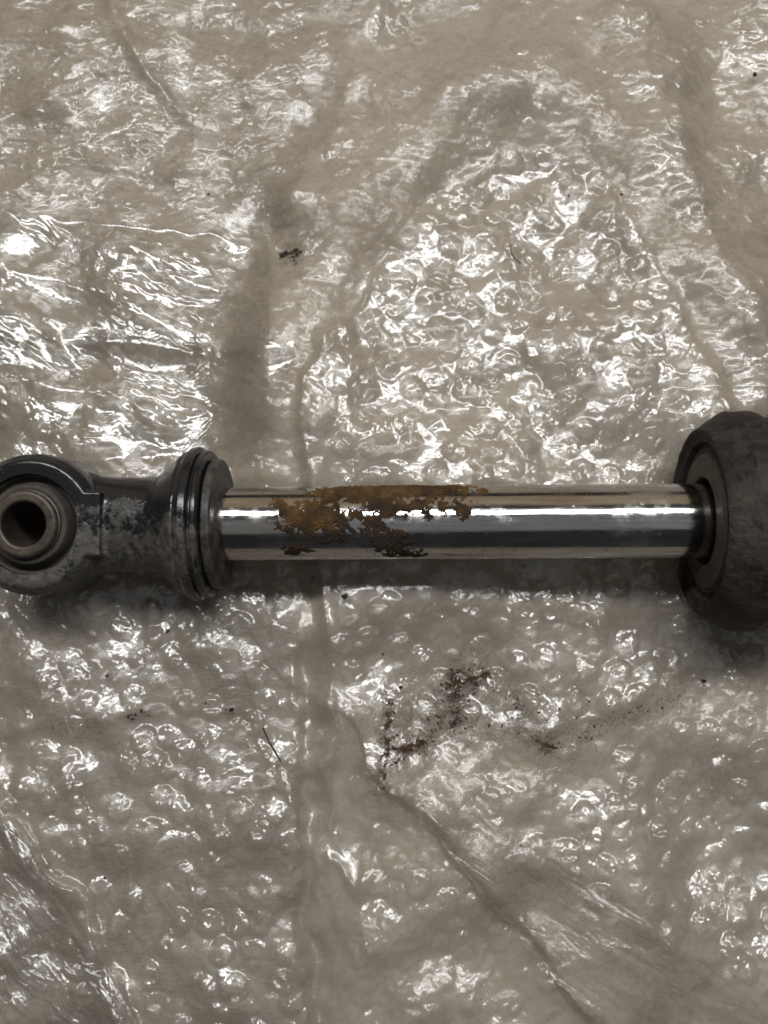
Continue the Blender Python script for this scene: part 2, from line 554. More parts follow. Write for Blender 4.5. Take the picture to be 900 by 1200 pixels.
# bubbles: hexagonal lattice, warped, every one dented its own way
PITCH, BR = 9.3, 4.35
wx, wy = 2.2 * fnoise(40, 40, 11), 2.2 * fnoise(40, 40, 12)
AMPV = AMP * np.clip(0.85 + 0.38 * fnoise(26, 26, 13), 0.15, 1.35)
BUB = np.zeros_like(PX)
BID = np.full(PX.shape, -1, np.int32)
rng = np.random.default_rng(5)
bubbles = []
row = 0
yy = Y0 + 3
while yy < Y1 - 3:
    xx = X0 + 3 + (row % 2) * PITCH / 2
    while xx < X1 - 3:
        i, j = int((yy - Y0) / G), int((xx - X0) / G)
        i, j = min(i, NY - 1), min(j, NX - 1)
        bx, by = xx + wx[i, j] + rng.normal(0, .4), yy + wy[i, j] + rng.normal(0, .4)
        k = int(BR / G) + 3
        ci, cj = int((by - Y0) / G), int((bx - X0) / G)
        i0, i1, j0, j1 = max(ci - k, 0), min(ci + k + 1, NY), max(cj - k, 0), min(cj + k + 1, NX)
        if i1 > i0 + 4 and j1 > j0 + 4:
            sx, sy = GX[i0:i1, j0:j1] - bx, GY[i0:i1, j0:j1] - by
            th = np.arctan2(sy, sx)
            rr = np.hypot(sx, sy)
            br = BR * (1 + 0.05 * np.cos(2 * th + rng.uniform(0, 6.3)) + 0.03 * np.cos(3 * th + rng.uniform(0, 6.3)))
            q = np.clip(rr / br, 0, 1)
            full = rng.choice([1.0, 0.8, 0.55, 0.3], p=[.35, .3, .2, .15])
            K = rng.integers(9, 15)
            ph = (np.arange(K) + rng.uniform(-.4, .4, K)) * 2 * math.pi / K + rng.uniform(0, 6.3)
            dome = np.full(sx.shape, full * 1.9)
            dome = dome + rng.normal(0, 0.16) * sx + rng.normal(0, 0.16) * sy
            for p_ in ph:                                    # outer flanks
                dome = np.minimum(dome, rng.uniform(.45, 1.3) * (br * rng.uniform(.9, 1.0) - (sx * math.cos(p_) + sy * math.sin(p_))))
            for _ in range(5):                               # sloping facets of the cap
                p_ = rng.uniform(0, 6.3)
                dome = np.minimum(dome, full * 1.8 + rng.uniform(-.1, .45) - rng.uniform(.1, .38) * (sx * math.cos(p_) + sy * math.sin(p_)))
            for _ in range(rng.integers(1, 4)):              # pinched dents
                a, rd = rng.uniform(0, 6.3), rng.uniform(0.4, 3.4)
                el = rng.uniform(0, 3.2)
                ux = (sx - rd * math.cos(a)) * math.cos(el) + (sy - rd * math.sin(a)) * math.sin(el)
                uy = -(sx - rd * math.cos(a)) * math.sin(el) + (sy - rd * math.sin(a)) * math.cos(el)
                dome = np.minimum(dome, full * rng.uniform(.4, 1.5) + rng.uniform(.3, .8) * np.hypot(ux * 0.35, uy))
            dome = np.maximum(dome, 0)
            env = np.clip((1 - q) * 5, 0, 1) * (0.25 + q)
            kf = int(rng.integers(9, 17))
            saw = np.abs(((kf * th / (2 * math.pi) + rng.uniform(0, 1) + 0.25 * np.sin(3 * th)) % 1.0) - 0.5)
            dome = dome + 0.55 * saw * env * rng.uniform(.4, 1.2)
            tilt = rng.normal(0, 0.05, 2)
            dome = dome + (tilt[0] * sx + tilt[1] * sy) * (1 - q ** 4)
            dome = np.where(q < 1, dome, 0)
            a_ = AMPV[ci if ci < NY else NY - 1, cj if cj < NX else NX - 1]
            BUB[i0:i1, j0:j1] += dome * a_
            sub = BID[i0:i1, j0:j1]
            sub[rr <= br + 0.15] = len(bubbles)
            bubbles.append((bx, by, a_))
        xx += PITCH
    yy += PITCH * 0.866
    row += 1

# crinkles of the film
iso = 0.65 * facet(8, 21) + 0.34 * facet(4.0, 22, 25, 1.7) + 0.26 * facet(2.1, 23, 100, 2.0) + 0.12 * facet(1.2, 24, 40, 1.5)
hor = 0.45 * facet(4.5, 31, -6, 2.4) + 0.30 * facet(2.6, 32, -12, 2.0) + 0.17 * facet(1.6, 33, 10, 1.7) - 0.25 * np.abs(fnoise(22, 7, 34, -6))
dia = 0.7 * facet(6, 41, -36, 2.8) + 0.4 * facet(3.2, 42, -33, 2.4) + 0.13 * facet(1.8, 43, -30, 1.6)
ver = 0.5 * facet(5, 51, 84, 3.5) + 0.22 * facet(3, 52, 85, 3.0) + 0.08 * facet(1.8, 53, 80, 2)
wH = np.clip(TOPL + 0.8 * TOPR + 0.6 * ARCH, 0, 1)
wD = np.clip(LEFT + 0.8 * CORN + 0.4 * LOWR, 0, 1) * (1 - wH)
wV = np.clip(STRIP, 0, 1) * (1 - wH) * (1 - wD)
CR = hor * wH + dia * wD + ver * wV + iso * (1 - wH - wD - wV)
HF = H0 + BUB + CR * CRK * 0.95 + 0.9
HBASE = np.minimum(blur(H0, 1.4) + 0.1 * blur(BUB, 2.5) - 2.0, blur(HF, 2.0) - 1.7)
HBASE = HBASE - 0.3
B2 = np.roll(BUB, (13, 9), (0, 1)) / np.maximum(np.roll(AMP, (13, 9), (0, 1)), .2)
HMID = np.minimum(0.5 * (HBASE + HF - BUB) + 0.8 * B2 * np.clip(AMP + .2, 0, .8) + 0.55 * facet(5, 71, 20, 1.4) + 0.28 * facet(2.6, 72, 50, 1.6) - 0.5, HF - 0.25)
HMID = np.maximum(HMID, HBASE + 0.15)

# rust dust stain on the layer under the film
stain_lines = [[(455, 812), (455, 860), (450, 925)], [(535, 782), (528, 830), (530, 850), (490, 868), (458, 882)],
               [(572, 788), (530, 800)], [(600, 815), (612, 850), (640, 875)], [(690, 860), (740, 835), (810, 812)]]
STAIN = np.zeros_like(PX)
for s in stain_lines:
    STAIN = np.maximum(STAIN, ridge(s, 12, 0.75))
STAIN = np.maximum(STAIN, np.exp(-(((PX - 545) / 110) ** 2 + ((PY - 845) / 55) ** 2)) * 0.6)
STAIN = np.maximum(STAIN, ridge([(330, 285), (360, 290), (352, 320)], 14, 0.6))
WEAVE = np.clip(LOWL * 0.9, 0, 1)


def hfilm(px, py):
    """top of the film at a photo pixel -> world point"""
    p = at(px, py, 0.008)
    for _ in range(3):
        j = int(np.clip((p.x * 1000 - X0) / G, 0, NX - 1)); i = int(np.clip((p.y * 1000 - Y0) / G, 0, NY - 1))
        p = at(px, py, HF[i, j] / 1000)
    return p


def grid_normals(Hm, g):
    dy, dx = np.gradient(Hm, g)
    n = np.stack([-dx, -dy, np.ones_like(Hm)], -1)
    return n / np.linalg.norm(n, axis=-1, keepdims=True)


def mesh_from(name, V, N, quads, attrs):
    used = np.unique(quads)
    remap = np.full(len(V), -1, np.int64)
    remap[used] = np.arange(len(used))
    q = remap[quads].astype(np.int32)
    me = bpy.data.meshes.new(name)
    me.vertices.add(len(used))
    me.vertices.foreach_set('co', V[used].astype(np.float32).ravel())
    me.loops.add(q.size)
    me.loops.foreach_set('vertex_index', q.ravel())
    me.polygons.add(len(q))
    me.polygons.foreach_set('loop_start', np.arange(0, q.size, 4, dtype=np.int32))
    me.polygons.foreach_set('use_smooth', np.ones(len(q), bool))
    me.update(calc_edges=True)
    for k, a in attrs.items():
        at_ = me.attributes.new(k, 'FLOAT', 'POINT')
        at_.data.foreach_set('value', a[used].astype(np.float32))
    if N is not None:
        me.normals_split_custom_set_from_vertices(N[used].astype(np.float32))
    return me


def quad_index(ny, nx):
    idx = np.arange(ny * nx).reshape(ny, nx)
    return np.stack([idx[:-1, :-1], idx[:-1, 1:], idx[1:, 1:], idx[1:, :-1]], -1).reshape(-1, 4)


# ------------------------------------------------------------------ setting: the table under everything
def table():
    bm = bmesh.new()
    bmesh.ops.create_grid(bm, x_segments=1, y_segments=1, size=0.9)
    me = bpy.data.meshes.new('table_top'); bm.to_mesh(me); bm.free()
    o = link('table_top', me, M_TABLE)
    o.location = (0, 0, -0.002)
    o['kind'] = 'structure'


table()

# ------------------------------------------------------------------ bubble wrap
wrap = empty('bubble_wrap')
tag(wrap, 'crumpled translucent bubble wrap spread out underneath the shock absorber', 'bubble wrap')

s = 3
V = np.stack([GX[::s, ::s], GY[::s, ::s], HBASE[::s, ::s]], -1).reshape(-1, 3) / 1000
sh = HBASE[::s, ::s].shape
me = mesh_from('backing_film', V, None, quad_index(*sh), {'stain': STAIN[::s, ::s].ravel(), 'weave': WEAVE[::s, ::s].ravel()})
link('backing_film', me, M_BACK, wrap)

s = 2
V = np.stack([GX[::s, ::s], GY[::s, ::s], HMID[::s, ::s]], -1).reshape(-1, 3) / 1000
me = mesh_from('inner_film', V, None, quad_index(*HMID[::s, ::s].shape), {'shine': np.clip(0.15 + 0.35 * SHINE[::s, ::s], 0, 0.55).ravel()})
link('inner_film', me, M_FILM, wrap)['kind'] = 'stuff'

V = np.stack([GX, GY, HF], -1).reshape(-1, 3) / 1000
N = grid_normals(HF, G).reshape(-1, 3)
Q = quad_index(NY, NX)
bid = BID.reshape(-1)
fb = bid[Q]
fid = np.where((fb == fb[:, :1]).all(1), fb[:, 0], -1)
# the bubbles that show largest: in frame and well raised
score = []
for k, (bx, by, a_) in enumerate(bubbles):
    px, py = project(bx / 1000, by / 1000, 0.006)
    if 0 < px < 900 and 0 < py < 1200:
        score.append((a_ * (0.6 + py / 1500), k))
score.sort(reverse=True)
pick = [k for _, k in score[:300]]
pickset = np.zeros(len(bubbles) + 1, bool)
pickset[pick] = True
isb = (fid >= 0) & pickset[fid]
attrs = {'shine': SHINE.ravel()}
link('bubble_film', mesh_from('bubble_film', V, N, Q[~isb], attrs), M_FILM, wrap)['kind'] = 'stuff'
order = np.argsort(fid[isb], kind='stable')
qs, fs = Q[isb][order], fid[isb][order]
starts = np.searchsorted(fs, sorted(pick)); ends = np.searchsorted(fs, sorted(pick), side='right')
for a, b in zip(starts, ends):
    if b > a:
        link('bubble', mesh_from('bubble', V, N, qs[a:b], attrs), M_FILM, wrap)


# ------------------------------------------------------------------ loose glossy film flaps at the left
def flap(name, corners, lift, seed, label, ridges, size=(110, 36), lam=1.0, crk=1.0, shine=0.95, mat=None, ang=0.0, tilt=3.0, smooth_right=True, nu=330, nv=120):
    u, v = np.meshgrid(np.linspace(0, 1, nu), np.linspace(0, 1, nv))
    (ax, ay), (bx, by), (cx, cy), (dx, dy) = corners       # TL TR BR BL
    px = (1 - v) * ((1 - u) * ax + u * bx) + v * ((1 - u) * dx + u * cx)
    py = (1 - v) * ((1 - u) * ay + u * by) + v * ((1 - u) * dy + u * cy)
    rg = np.random.default_rng(seed)

    def nz(l1, l2, ang):
        w = np.fft.fft2(rg.standard_normal((nv, nu)))
        fu = np.fft.fftfreq(nu, size[0] / nu)[None, :]; fv = np.fft.fftfreq(nv, size[1] / nv)[:, None]
        a = R(ang)
        l1, l2 = l1 * lam, l2 * lam
        kk = np.sqrt(((fu * math.cos(a) + fv * math.sin(a)) * l1) ** 2 + ((-fu * math.sin(a) + fv * math.cos(a)) * l2) ** 2)
        n = np.real(np.fft.ifft2(w * np.exp(-(kk - 1) ** 2 * 2.4) * (kk > .02)))
        return n / n.std()
    px = px + 1.2 * nz(12, 12, 0)
    py = py + 1.6 * nz(14, 14, 0)
    # ray/plane back to the table
    ddx = px - 450; ddy = ct * (600 - py) + st * F; ddz = st * (600 - py) - ct * F
    zz = np.full_like(px, 0.008)
    for _ in range(2):
        sc = (zz - CAM.z) / ddz
        wx_, wy_ = CAM.x + ddx * sc, CAM.y + ddy * sc
        jj = np.clip(((wx_ * 1000 - X0) / G).astype(int), 0, NX - 1); ii = np.clip(((wy_ * 1000 - Y0) / G).astype(int), 0, NY - 1)
        zz = HSM[ii, jj] / 1000
    h = HSM[ii, jj] + lift + tilt * v
    env_ = np.clip(0.55 + 0.5 * nz(30, 20, 10) - (0.35 if smooth_right else 0) * np.clip((u - .72) * 4, 0, 1), 0.08, 1.2)
    c = 0.40 * -np.abs(nz(34, 9, 14 + ang)) + 0.26 * np.abs(nz(20, 6, 24 + ang)) - 0.10 * np.abs(nz(10, 3.4, 30 + ang)) + 0.12 * nz(5, 2.2, 35 + ang)
    c = c * 0.78 * crk * env_ + 0.5 * nz(40, 30, 0)
    h = h + 0.9 * np.exp(-v * 40) + 0.6 * np.exp(-(1 - u) * 110)
    c = c * np.clip(np.minimum(np.minimum(u * 12, (1 - u) * 10), np.minimum(v, 1 - v) * 8), 0.15, 1)
    h = h + c
    for pts, w, a in ridges:
        best = np.full(px.shape, 1e9)
        for (x1, y1), (x2, y2) in zip(pts[:-1], pts[1:]):
            L2 = (x2 - x1) ** 2 + (y2 - y1) ** 2
            t_ = np.clip(((px - x1) * (x2 - x1) + (py - y1) * (y2 - y1)) / L2, 0, 1)
            best = np.minimum(best, np.hypot(px - x1 - t_ * (x2 - x1), py - y1 - t_ * (y2 - y1)))
        h = h + a * np.exp(-(best / (w * 1.5)) ** 2)
    V_ = np.stack([wx_, wy_, h / 1000], -1).reshape(-1, 3)
    q_ = quad_index(nv, nu)[:, ::-1].copy()
    me_ = mesh_from(name, V_, None, q_, {'shine': np.full(V_.shape[0], shine)})
    o = link(name, me_, mat or M_FLAP)
    tag(o, label, 'plastic film', 'loose clear film flaps')
    return o


HSM = blur(HF, 2.5) + 1.0
flap('film_flap', [(-90, 238), (316, 284), (319, 410), (-90, 400)], 1.4, 61,
     'clear crinkled film flap with a square corner above the eye end',
     [([(-60, 300), (60, 330), (130, 350), (200, 385)], 7, 1.2), ([(150, 290), (230, 340), (290, 350)], 6, 1.0)])
flap('film_flap', [(-90, 366), (352, 404), (306, 528), (-90, 560)], 0.8, 62,
     'clear crinkled film flap with a bright upper fold touching the eye end',
     [([(-60, 366), (40, 375), (80, 386), (140, 402), (200, 412), (280, 412), (348, 408)], 9.5, 1.4),
      ([(60, 385), (100, 440), (150, 470), (200, 505)], 7, 1.3), ([(-40, 430), (60, 455), (140, 470)], 6, 1.2)])

M_FLAP2 = mat_film('thin_wrap_film', haze=0.10, fine=0.3, gain=2.2, veil=0.4, tint=0.955)
flap('film_flap', [(-110, -90), (446, -90), (330, 268), (-110, 262)], 0.9, 63,
     'large horizontally wrinkled film sheet filling the upper left corner',
     [([(105, -60), (140, 30), (170, 85), (212, 135)], 5, 2.0), ([(-40, 160), (40, 130), (135, 82)], 5, 1.3), ([(-60, 190), (90, 197), (185, 202), (330, 200)], 5, 1.0),
      ([(-40, 60), (60, 40), (125, 20)], 7, 1.0), ([(250, 60), (330, 75), (420, 110)], 6, .7)],
     (150, 110), 0.62, 0.95, 0.62, M_FLAP2, -22, 0.0, False, 380, 260)
flap('film_flap', [(-120, 845), (0, 938), (185, 1222), (-120, 1270)], 1.6, 64,
     'crinkled shiny film sheet with a slanting edge in the lower left corner',
     [([(-20, 940), (60, 1040), (150, 1215)], 7, 1.2)], (80, 90), 0.8, 1.0, 0.95, M_FLAP2, 25, 0.0, False, 200, 200)
flap('film_flap', [(452, 912), (640, 985), (1010, 1275), (735, 1245)], 1.5, 65,
     'smooth grey fold of film running diagonally to the lower right corner',
     [([(460, 925), (500, 975), (560, 1050), (620, 1120), (700, 1205)], 4, 1.2)], (55, 90), 0.8, 0.55, 0.6, M_FLAP2, 45, 0.0, False, 160, 220)

# ------------------------------------------------------------------ shock absorber
ZAX = 0.0272
SLOPE = R(2.2)
root_p = at(450, 613, ZAX)
shock = empty('shock_absorber', (0, root_p.y, 0), (0, -SLOPE, 0))
tag(shock, 'dusty black shock absorber with a rust spotted chrome rod lying across the bubble wrap', 'shock absorber')
ROLL = R(8.0)


def XL(px):
    """local x (mm) on the rod axis seen at photo column px"""
    x = 0.0
    for _ in range(5):
        x = at(px, 613, ZAX + x * math.tan(SLOPE)).x
    return x * 1000


def lathe(name, prof, axis='X', seg=96, mat=None, parent=None, closed=False, off=(0, 0, 0), roll=0.0, wob=0.0):
    bm = bmesh.new()
    rings = []
    for a, r in prof:
        ring = []
        for k in range(seg):
            th = 2 * math.pi * k / seg
            rr = r * (1 + wob * math.sin(3 * th + a * .7) + wob * .6 * math.sin(7 * th + a * 1.3))
            if axis == 'X':
                p = Vector((a, rr * math.cos(th), rr * math.sin(th)))
            else:
                p = Vector((rr * math.cos(th), rr * math.sin(th), a))
            ring.append(bm.verts.new(p))
        rings.append(ring)
    n = len(rings)
    for i in range(n if closed else n - 1):
        A, B = rings[i], rings[(i + 1) % n]
        for k in range(seg):
            bm.faces.new((A[k], A[(k + 1) % seg], B[(k + 1) % seg], B[k]))
    if not closed:
        bm.faces.new(rings[0][::-1]); bm.faces.new(rings[-1])
    if roll:
        bmesh.ops.rotate(bm, verts=bm.verts, cent=(0, 0, 0), matrix=Matrix.Rotation(roll, 3, 'X'))
    bmesh.ops.translate(bm, verts=bm.verts, vec=off)
    bmesh.ops.recalc_face_normals(bm, faces=bm.faces)
    bmesh.ops.scale(bm, verts=bm.verts, vec=(.001, .001, .001))
    if name is None:
        return bm
    bmesh.ops.translate(bm, verts=bm.verts, vec=(0, 0, ZAX))
    me = bpy.data.meshes.new(name); bm.to_mesh(me); bm.free()
    for p in me.polygons: p.use_smooth = True
    o = link(name, me, mat, parent)
    if name == 'bump_stop':
        return o
    sm = o.modifiers.new('bevel', 'BEVEL')
    sm.width = 0.0003; sm.segments = 2; sm.limit_method = 'ANGLE'; sm.angle_limit = R(28)
    wn = o.modifiers.new('wn', 'WEIGHTED_NORMAL'); wn.keep_sharp = False
    return o


def section_tube(secs, seg=64):
    """solid along X: list of (x, half_y, half_z, exponent)"""
    bm = bmesh.new()
    rings = []
    for x, ry, rz, e in secs:
        ring = []
        for k in range(seg):
            th = 2 * math.pi * k / seg
            c, s_ = math.cos(th), math.sin(th)
            ring.append(bm.verts.new((x, ry * math.copysign(abs(c) ** (2 / e), c), rz * math.copysign(abs(s_) ** (2 / e), s_))))
        rings.append(ring)
    for A, B in zip(rings[:-1], rings[1:]):
        for k in range(seg):
            bm.faces.new((A[k], A[(k + 1) % seg], B[(k + 1) % seg], B[k]))
    bm.faces.new(rings[0][::-1]); bm.faces.new(rings[-1])
    bmesh.ops.recalc_face_normals(bm, faces=bm.faces)
    return bm


XE = XL(60)                     # eye axis
ZF = 14.0                       # half length of the eye barrel
XC = XL(232)                    # collar rim

# cast eye: barrel, neck and flare fused, then bored
bm = bmesh.new()


def absorb(src, scale=1.0):
    me_ = bpy.data.meshes.new('tmp'); src.to_mesh(me_); src.free()
    bm.from_mesh(me_); bpy.data.meshes.remove(me_)


absorb(lathe(None, [(ZF, 0.01), (ZF, 18.2), (ZF - .4, 18.8), (ZF - 1.6, 19.6), (ZF - 3, 20.6), (ZF - 6, 21.0), (-ZF + 6, 21.0), (-ZF + 3, 20.6), (-ZF, 18.4), (-ZF, 0.01)],
             'Z', 96, off=(XE, 0, 0)))
nk = section_tube([(XE, 15.5, 9.5, 3), (XE + 14, 16.2, 10.5, 3), (XE + 18, 14.9, 11.6, 2.8), (XE + 22, 14.4, 12.6, 2.5), (XL(170), 14.3, 13.6, 2.2), (XL(190), 14.5, 14.4, 2.0),
                   (XL(199), 15.6, 15.6, 2), (XL(212), 18.8, 18.8, 2), (XL(225), 22.0, 22.0, 2), (XL(229), 22.0, 22.0, 2)])
bmesh.ops.scale(nk, verts=nk.verts, vec=(.001, .001, .001)); absorb(nk)
# flat tab of the face that runs a little way onto the neck
tb = bmesh.new()
bmesh.ops.create_cube(tb, size=1.0)
bmesh.ops.scale(tb, verts=tb.verts, vec=(12.0, 18.6, 4.0))
bmesh.ops.translate(tb, verts=tb.verts, vec=(XE + 15.0, 0, ZF - 2.05))
bmesh.ops.scale(tb, verts=tb.verts, vec=(.001, .001, .001)); absorb(tb)
bmesh.ops.rotate(bm, verts=bm.verts, cent=(0, 0, 0), matrix=Matrix.Rotation(ROLL, 3, 'X'))
bmesh.ops.translate(bm, verts=bm.verts, vec=(0, 0, ZAX))
me = bpy.data.meshes.new('cast_eye'); bm.to_mesh(me); bm.free()
tmp = bpy.data.objects.new('tmp_eye', me); COL.objects.link(tmp)
rm = tmp.modifiers.new('r', 'REMESH'); rm.mode = 'VOXEL'; rm.voxel_size = 0.00045
sm = tmp.modifiers.new('s', 'SMOOTH'); sm.factor = 0.5; sm.iterations = 5
cb = lathe(None, [(-30, 14.6), (30, 14.6)], 'Z', 96, off=(XE, 0, 0))
bmesh.ops.rotate(cb, verts=cb.verts, cent=(0, 0, 0), matrix=Matrix.Rotation(ROLL, 3, 'X'))
bmesh.ops.translate(cb, verts=cb.verts, vec=(0, 0, ZAX))
mc = bpy.data.meshes.new('tmp_cut'); cb.to_mesh(mc); cb.free()
cut = bpy.data.objects.new('tmp_cut', mc); COL.objects.link(cut)
bo = tmp.modifiers.new('b', 'BOOLEAN'); bo.operation = 'DIFFERENCE'; bo.object = cut; bo.solver = 'EXACT'
dg_ = bpy.context.evaluated_depsgraph_get()
me2 = bpy.data.meshes.new_from_object(tmp.evaluated_get(dg_))
me2.name = 'cast_eye'
bpy.data.objects.remove(tmp); bpy.data.objects.remove(cut)
me2.materials.clear()
for p in me2.polygons: p.use_smooth = True
me2.set_sharp_from_angle(angle=R(50))
link('cast_eye', me2, M_CAST, shock)

# rubber bushing and steel sleeve in the eye
lathe('bushing', [(ZF - 1.6, 14.55), (ZF - 2.0, 13.9), (ZF - 4.2, 13.4), (ZF - 4.4, 12.6), (ZF - 1.0, 12.2), (ZF + .5, 11.4), (ZF + .7, 10.4), (ZF + .2, 9.2),
                  (-ZF, 9.2), (-ZF, 14.55)], 'Z', 96, M_BUSH, shock, True, (XE, 0, 0), ROLL)
lathe('sleeve', [(ZF + 2.9, 6.4), (ZF + 3.4, 7.0), (ZF + 3.4, 8.9), (ZF + 2.9, 9.6), (ZF + 2.2, 9.8), (ZF + 2.0, 9.4), (ZF + 1.4, 9.4), (ZF + 1.2, 10.1), (ZF - .5, 10.2),
                 (-ZF - 3, 9.6), (-ZF - 4, 9.0), (-ZF - 4, 6.3)], 'Z', 96, M_SLEEVE, shock, True, (XE, 0, 0), ROLL)
# collar with its groove, then the washer against the rod
lathe('collar', [(XL(224), 10), (XL(224), 21.2), (XL(231), 22.6), (XL(234), 23.2), (XL(241), 23.3), (XL(243), 22.9), (XL(244), 21.4), (XL(246.5), 21.3), (XL(247), 22.2),
                 (XL(252), 22.2), (XL(254), 21.6), (XL(255), 18), (XL(255), 10)], 'X', 128, M_COLLAR, shock, False, wob=0.0015)
lathe('washer', [(XL(255), 9), (XL(255), 18.6), (XL(256.5), 19.5), (XL(265), 19.6), (XL(266.5), 19.0), (XL(267), 14), (XL(269), 13.2), (XL(270), 11.6), (XL(270), 9)],
      'X', 128, M_WASH, shock, False, wob=0.0015)
RR = 11.15
XR0, XR1 = XL(258), XL(835)
rod = lathe('rod', [(XR0, RR), (XR1, RR)], 'X', 192, M_CHROME, shock)

# bump stop
XB = XL(822)
bump = lathe('bump_stop', [(XB + 9, 11.3), (XB + 8, 12.3), (XB + 3.2, 12.6), (XB + 2.4, 13.2), (XB + 2.0, 17), (XB + 1.9, 21.0), (XB + 2.8, 21.9), (XB + 2.9, 22.9), (XB + 1.2, 23.6), (XB + .7, 25.6),
                    (XB + 0.1, 26.4), (XB, 27.2), (XB + .5, 27.7), (XB + 3.4, 29.7), (XB + 6.2, 31.6), (XB + 7.2, 32.2), (XB + 10, 32.5), (XB + 13, 32.4), (XB + 14.4, 31.8), (XB + 18, 29.6),
                    (XB + 20.5, 28), (XB + 22, 20), (XB + 22, 11.3)], 'X', 128, M_BUMP, shock, True, wob=0.004)
lathe('seal_ring', [(XB + 1.4, 12.9), (XB + 1.1, 13.6), (XB + 1.2, 19.2), (XB + 1.7, 20.0), (XB + 2.6, 20.0), (XB + 2.6, 12.9)], 'X', 128,
      mat_simple('brown_grime', (0.03, 0.022, 0.015), (0.085, 0.064, 0.044), 90, 0.6), shock, True, wob=0.003)
bump.data.set_sharp_from_angle(angle=R(24))
sb = bump.modifiers.new('sub', 'SUBSURF'); sb.subdivision_type = 'SIMPLE'; sb.levels = 2; sb.render_levels = 2
for nm, sz, stg in (('lumps', 0.009, 0.0008), ('grain', 0.0026, 0.0003)):
    tx = bpy.data.textures.new(nm, 'CLOUDS'); tx.noise_scale = sz; tx.noise_depth = 3
    dm = bump.modifiers.new(nm, 'DISPLACE'); dm.texture = tx; dm.texture_coords = 'LOCAL'; dm.strength = stg; dm.mid_level = 0.5
# head of the damper body behind the bump stop
lathe('damper_body', [(XB + 22.5, 8), (XB + 22.5, 29), (XB + 24, 33.5), (XB + 28, 34.0), (XB + 31, 32), (XB + 32, 27), (XB + 120, 26.5), (XB + 120, 8)], 'X', 96, M_CAST, shock)

# rust crust on the rod, a raised sheet with holes
RX0, RX1 = XL(315), XL(575)
st_r = 0.13
nx = int((RX1 - RX0) / st_r)
ang = np.arange(-62, 105, st_r / RR * 180 / math.pi)        # degrees from the line facing the camera, positive to the far side
na = len(ang)
A_, X_ = np.meshgrid(ang, np.linspace(RX0, RX1, nx), indexing='ij')
pxs = 450 + (X_ / 1000 / (XL(600) / 1000)) * 150.0
ysl = 613 - 43.0 * np.sin(np.radians(np.clip(A_, -90, 90))) - np.clip(A_ - 90, 0, 90) * 0.4


def rn(lx, ly, seed):
    rg = np.random.default_rng(seed)
    w = np.fft.fft2(rg.standard_normal(A_.shape))
    kk = np.sqrt((np.fft.fftfreq(nx, st_r)[None, :] * lx) ** 2 + (np.fft.fftfreq(na, st_r)[:, None] * ly) ** 2)
    n = np.real(np.fft.ifft2(w * np.exp(-(kk - 1) ** 2 * 2.0) * (kk > .02)))
    return n / n.std()


blobs = [(378, 606, 44, 24, 1.25), (352, 606, 22, 18, 1.0), (400, 622, 22, 16, 1.1), (355, 642, 20, 7, 1.05), (385, 634, 25, 5, .5),
         (412, 578, 50, 7, 1.2), (470, 574, 95, 7, 1.3), (530, 574, 32, 6, 1.2), (455, 592, 24, 15, 1.15), (445, 616, 16, 20, 1.05), (490, 592, 40, 14, .62),
         (525, 590, 26, 10, .36), (545, 600, 13, 10, 1.25), (470, 640, 32, 9, .75), (478, 648, 30, 6, .9), (462, 628, 26, 10, .55), (425, 603, 14, 9, .95), (545, 606, 6, 8, .8),
         (340, 590, 16, 8, .6), (565, 577, 12, 4, .6)]
msk = np.full(A_.shape, -1.0)
yo = A_ * 0
for bx, by, rx, ry, s_ in blobs:
    # blob extents follow the curved surface
    a0 = math.degrees(math.asin(max(-0.985, min(0.985, (613 - by) / 43.0))))
    ra = max(math.degrees(math.asin(max(-1, min(1, (613 - by + ry) / 43.0)))) - a0, a0 - math.degrees(math.asin(max(-1, min(1, (613 - by - ry) / 43.0)))))
    d2 = ((pxs - bx) / rx) ** 2 + ((A_ - a0) / max(ra, 6)) ** 2
    msk = np.maximum(msk, s_ * (1 - d2))
lace = 0.42 * rn(5.5, 5, 1) + 0.30 * rn(2.4, 2.2, 2) + 0.2 * rn(1.1, 1.0, 3) + 0.12 * rn(.6, .6, 4)
speck = (0.5 * rn(1.6, 1.3, 31) + 0.5 * rn(.7, .7, 32))
msk = np.maximum(msk + 0.62 * lace - 0.26, np.where(msk > -1.1, speck - 1.3 - 0.7 * np.clip(-msk, 0, 2), -1))
th_ = np.clip(msk * 1.2, 0, 1)
hgt = 0.03 + 0.30 * th_ * (0.7 + 0.25 * rn(1.2, 1.2, 9)) + 0.05 * rn(.7, .7, 8) * th_
hgt = np.where(msk > 0.02, np.maximum(hgt, 0.03), -0.08)
rr_ = RR + hgt
ar = np.radians(A_) - TILT          # zero faces the camera
Vr = np.stack([X_, rr_ * np.sin(ar), rr_ * np.cos(ar)], -1).reshape(-1, 3) / 1000 + np.array([0, 0, ZAX])
Qr = quad_index(na, nx)
keep = (msk.reshape(-1)[Qr] > 0.02).any(1)
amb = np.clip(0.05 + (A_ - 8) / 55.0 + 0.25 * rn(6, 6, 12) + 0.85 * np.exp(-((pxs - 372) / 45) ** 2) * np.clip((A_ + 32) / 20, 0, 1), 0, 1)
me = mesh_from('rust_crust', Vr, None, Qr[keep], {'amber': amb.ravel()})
link('rust_crust', me, M_RUST, rod)


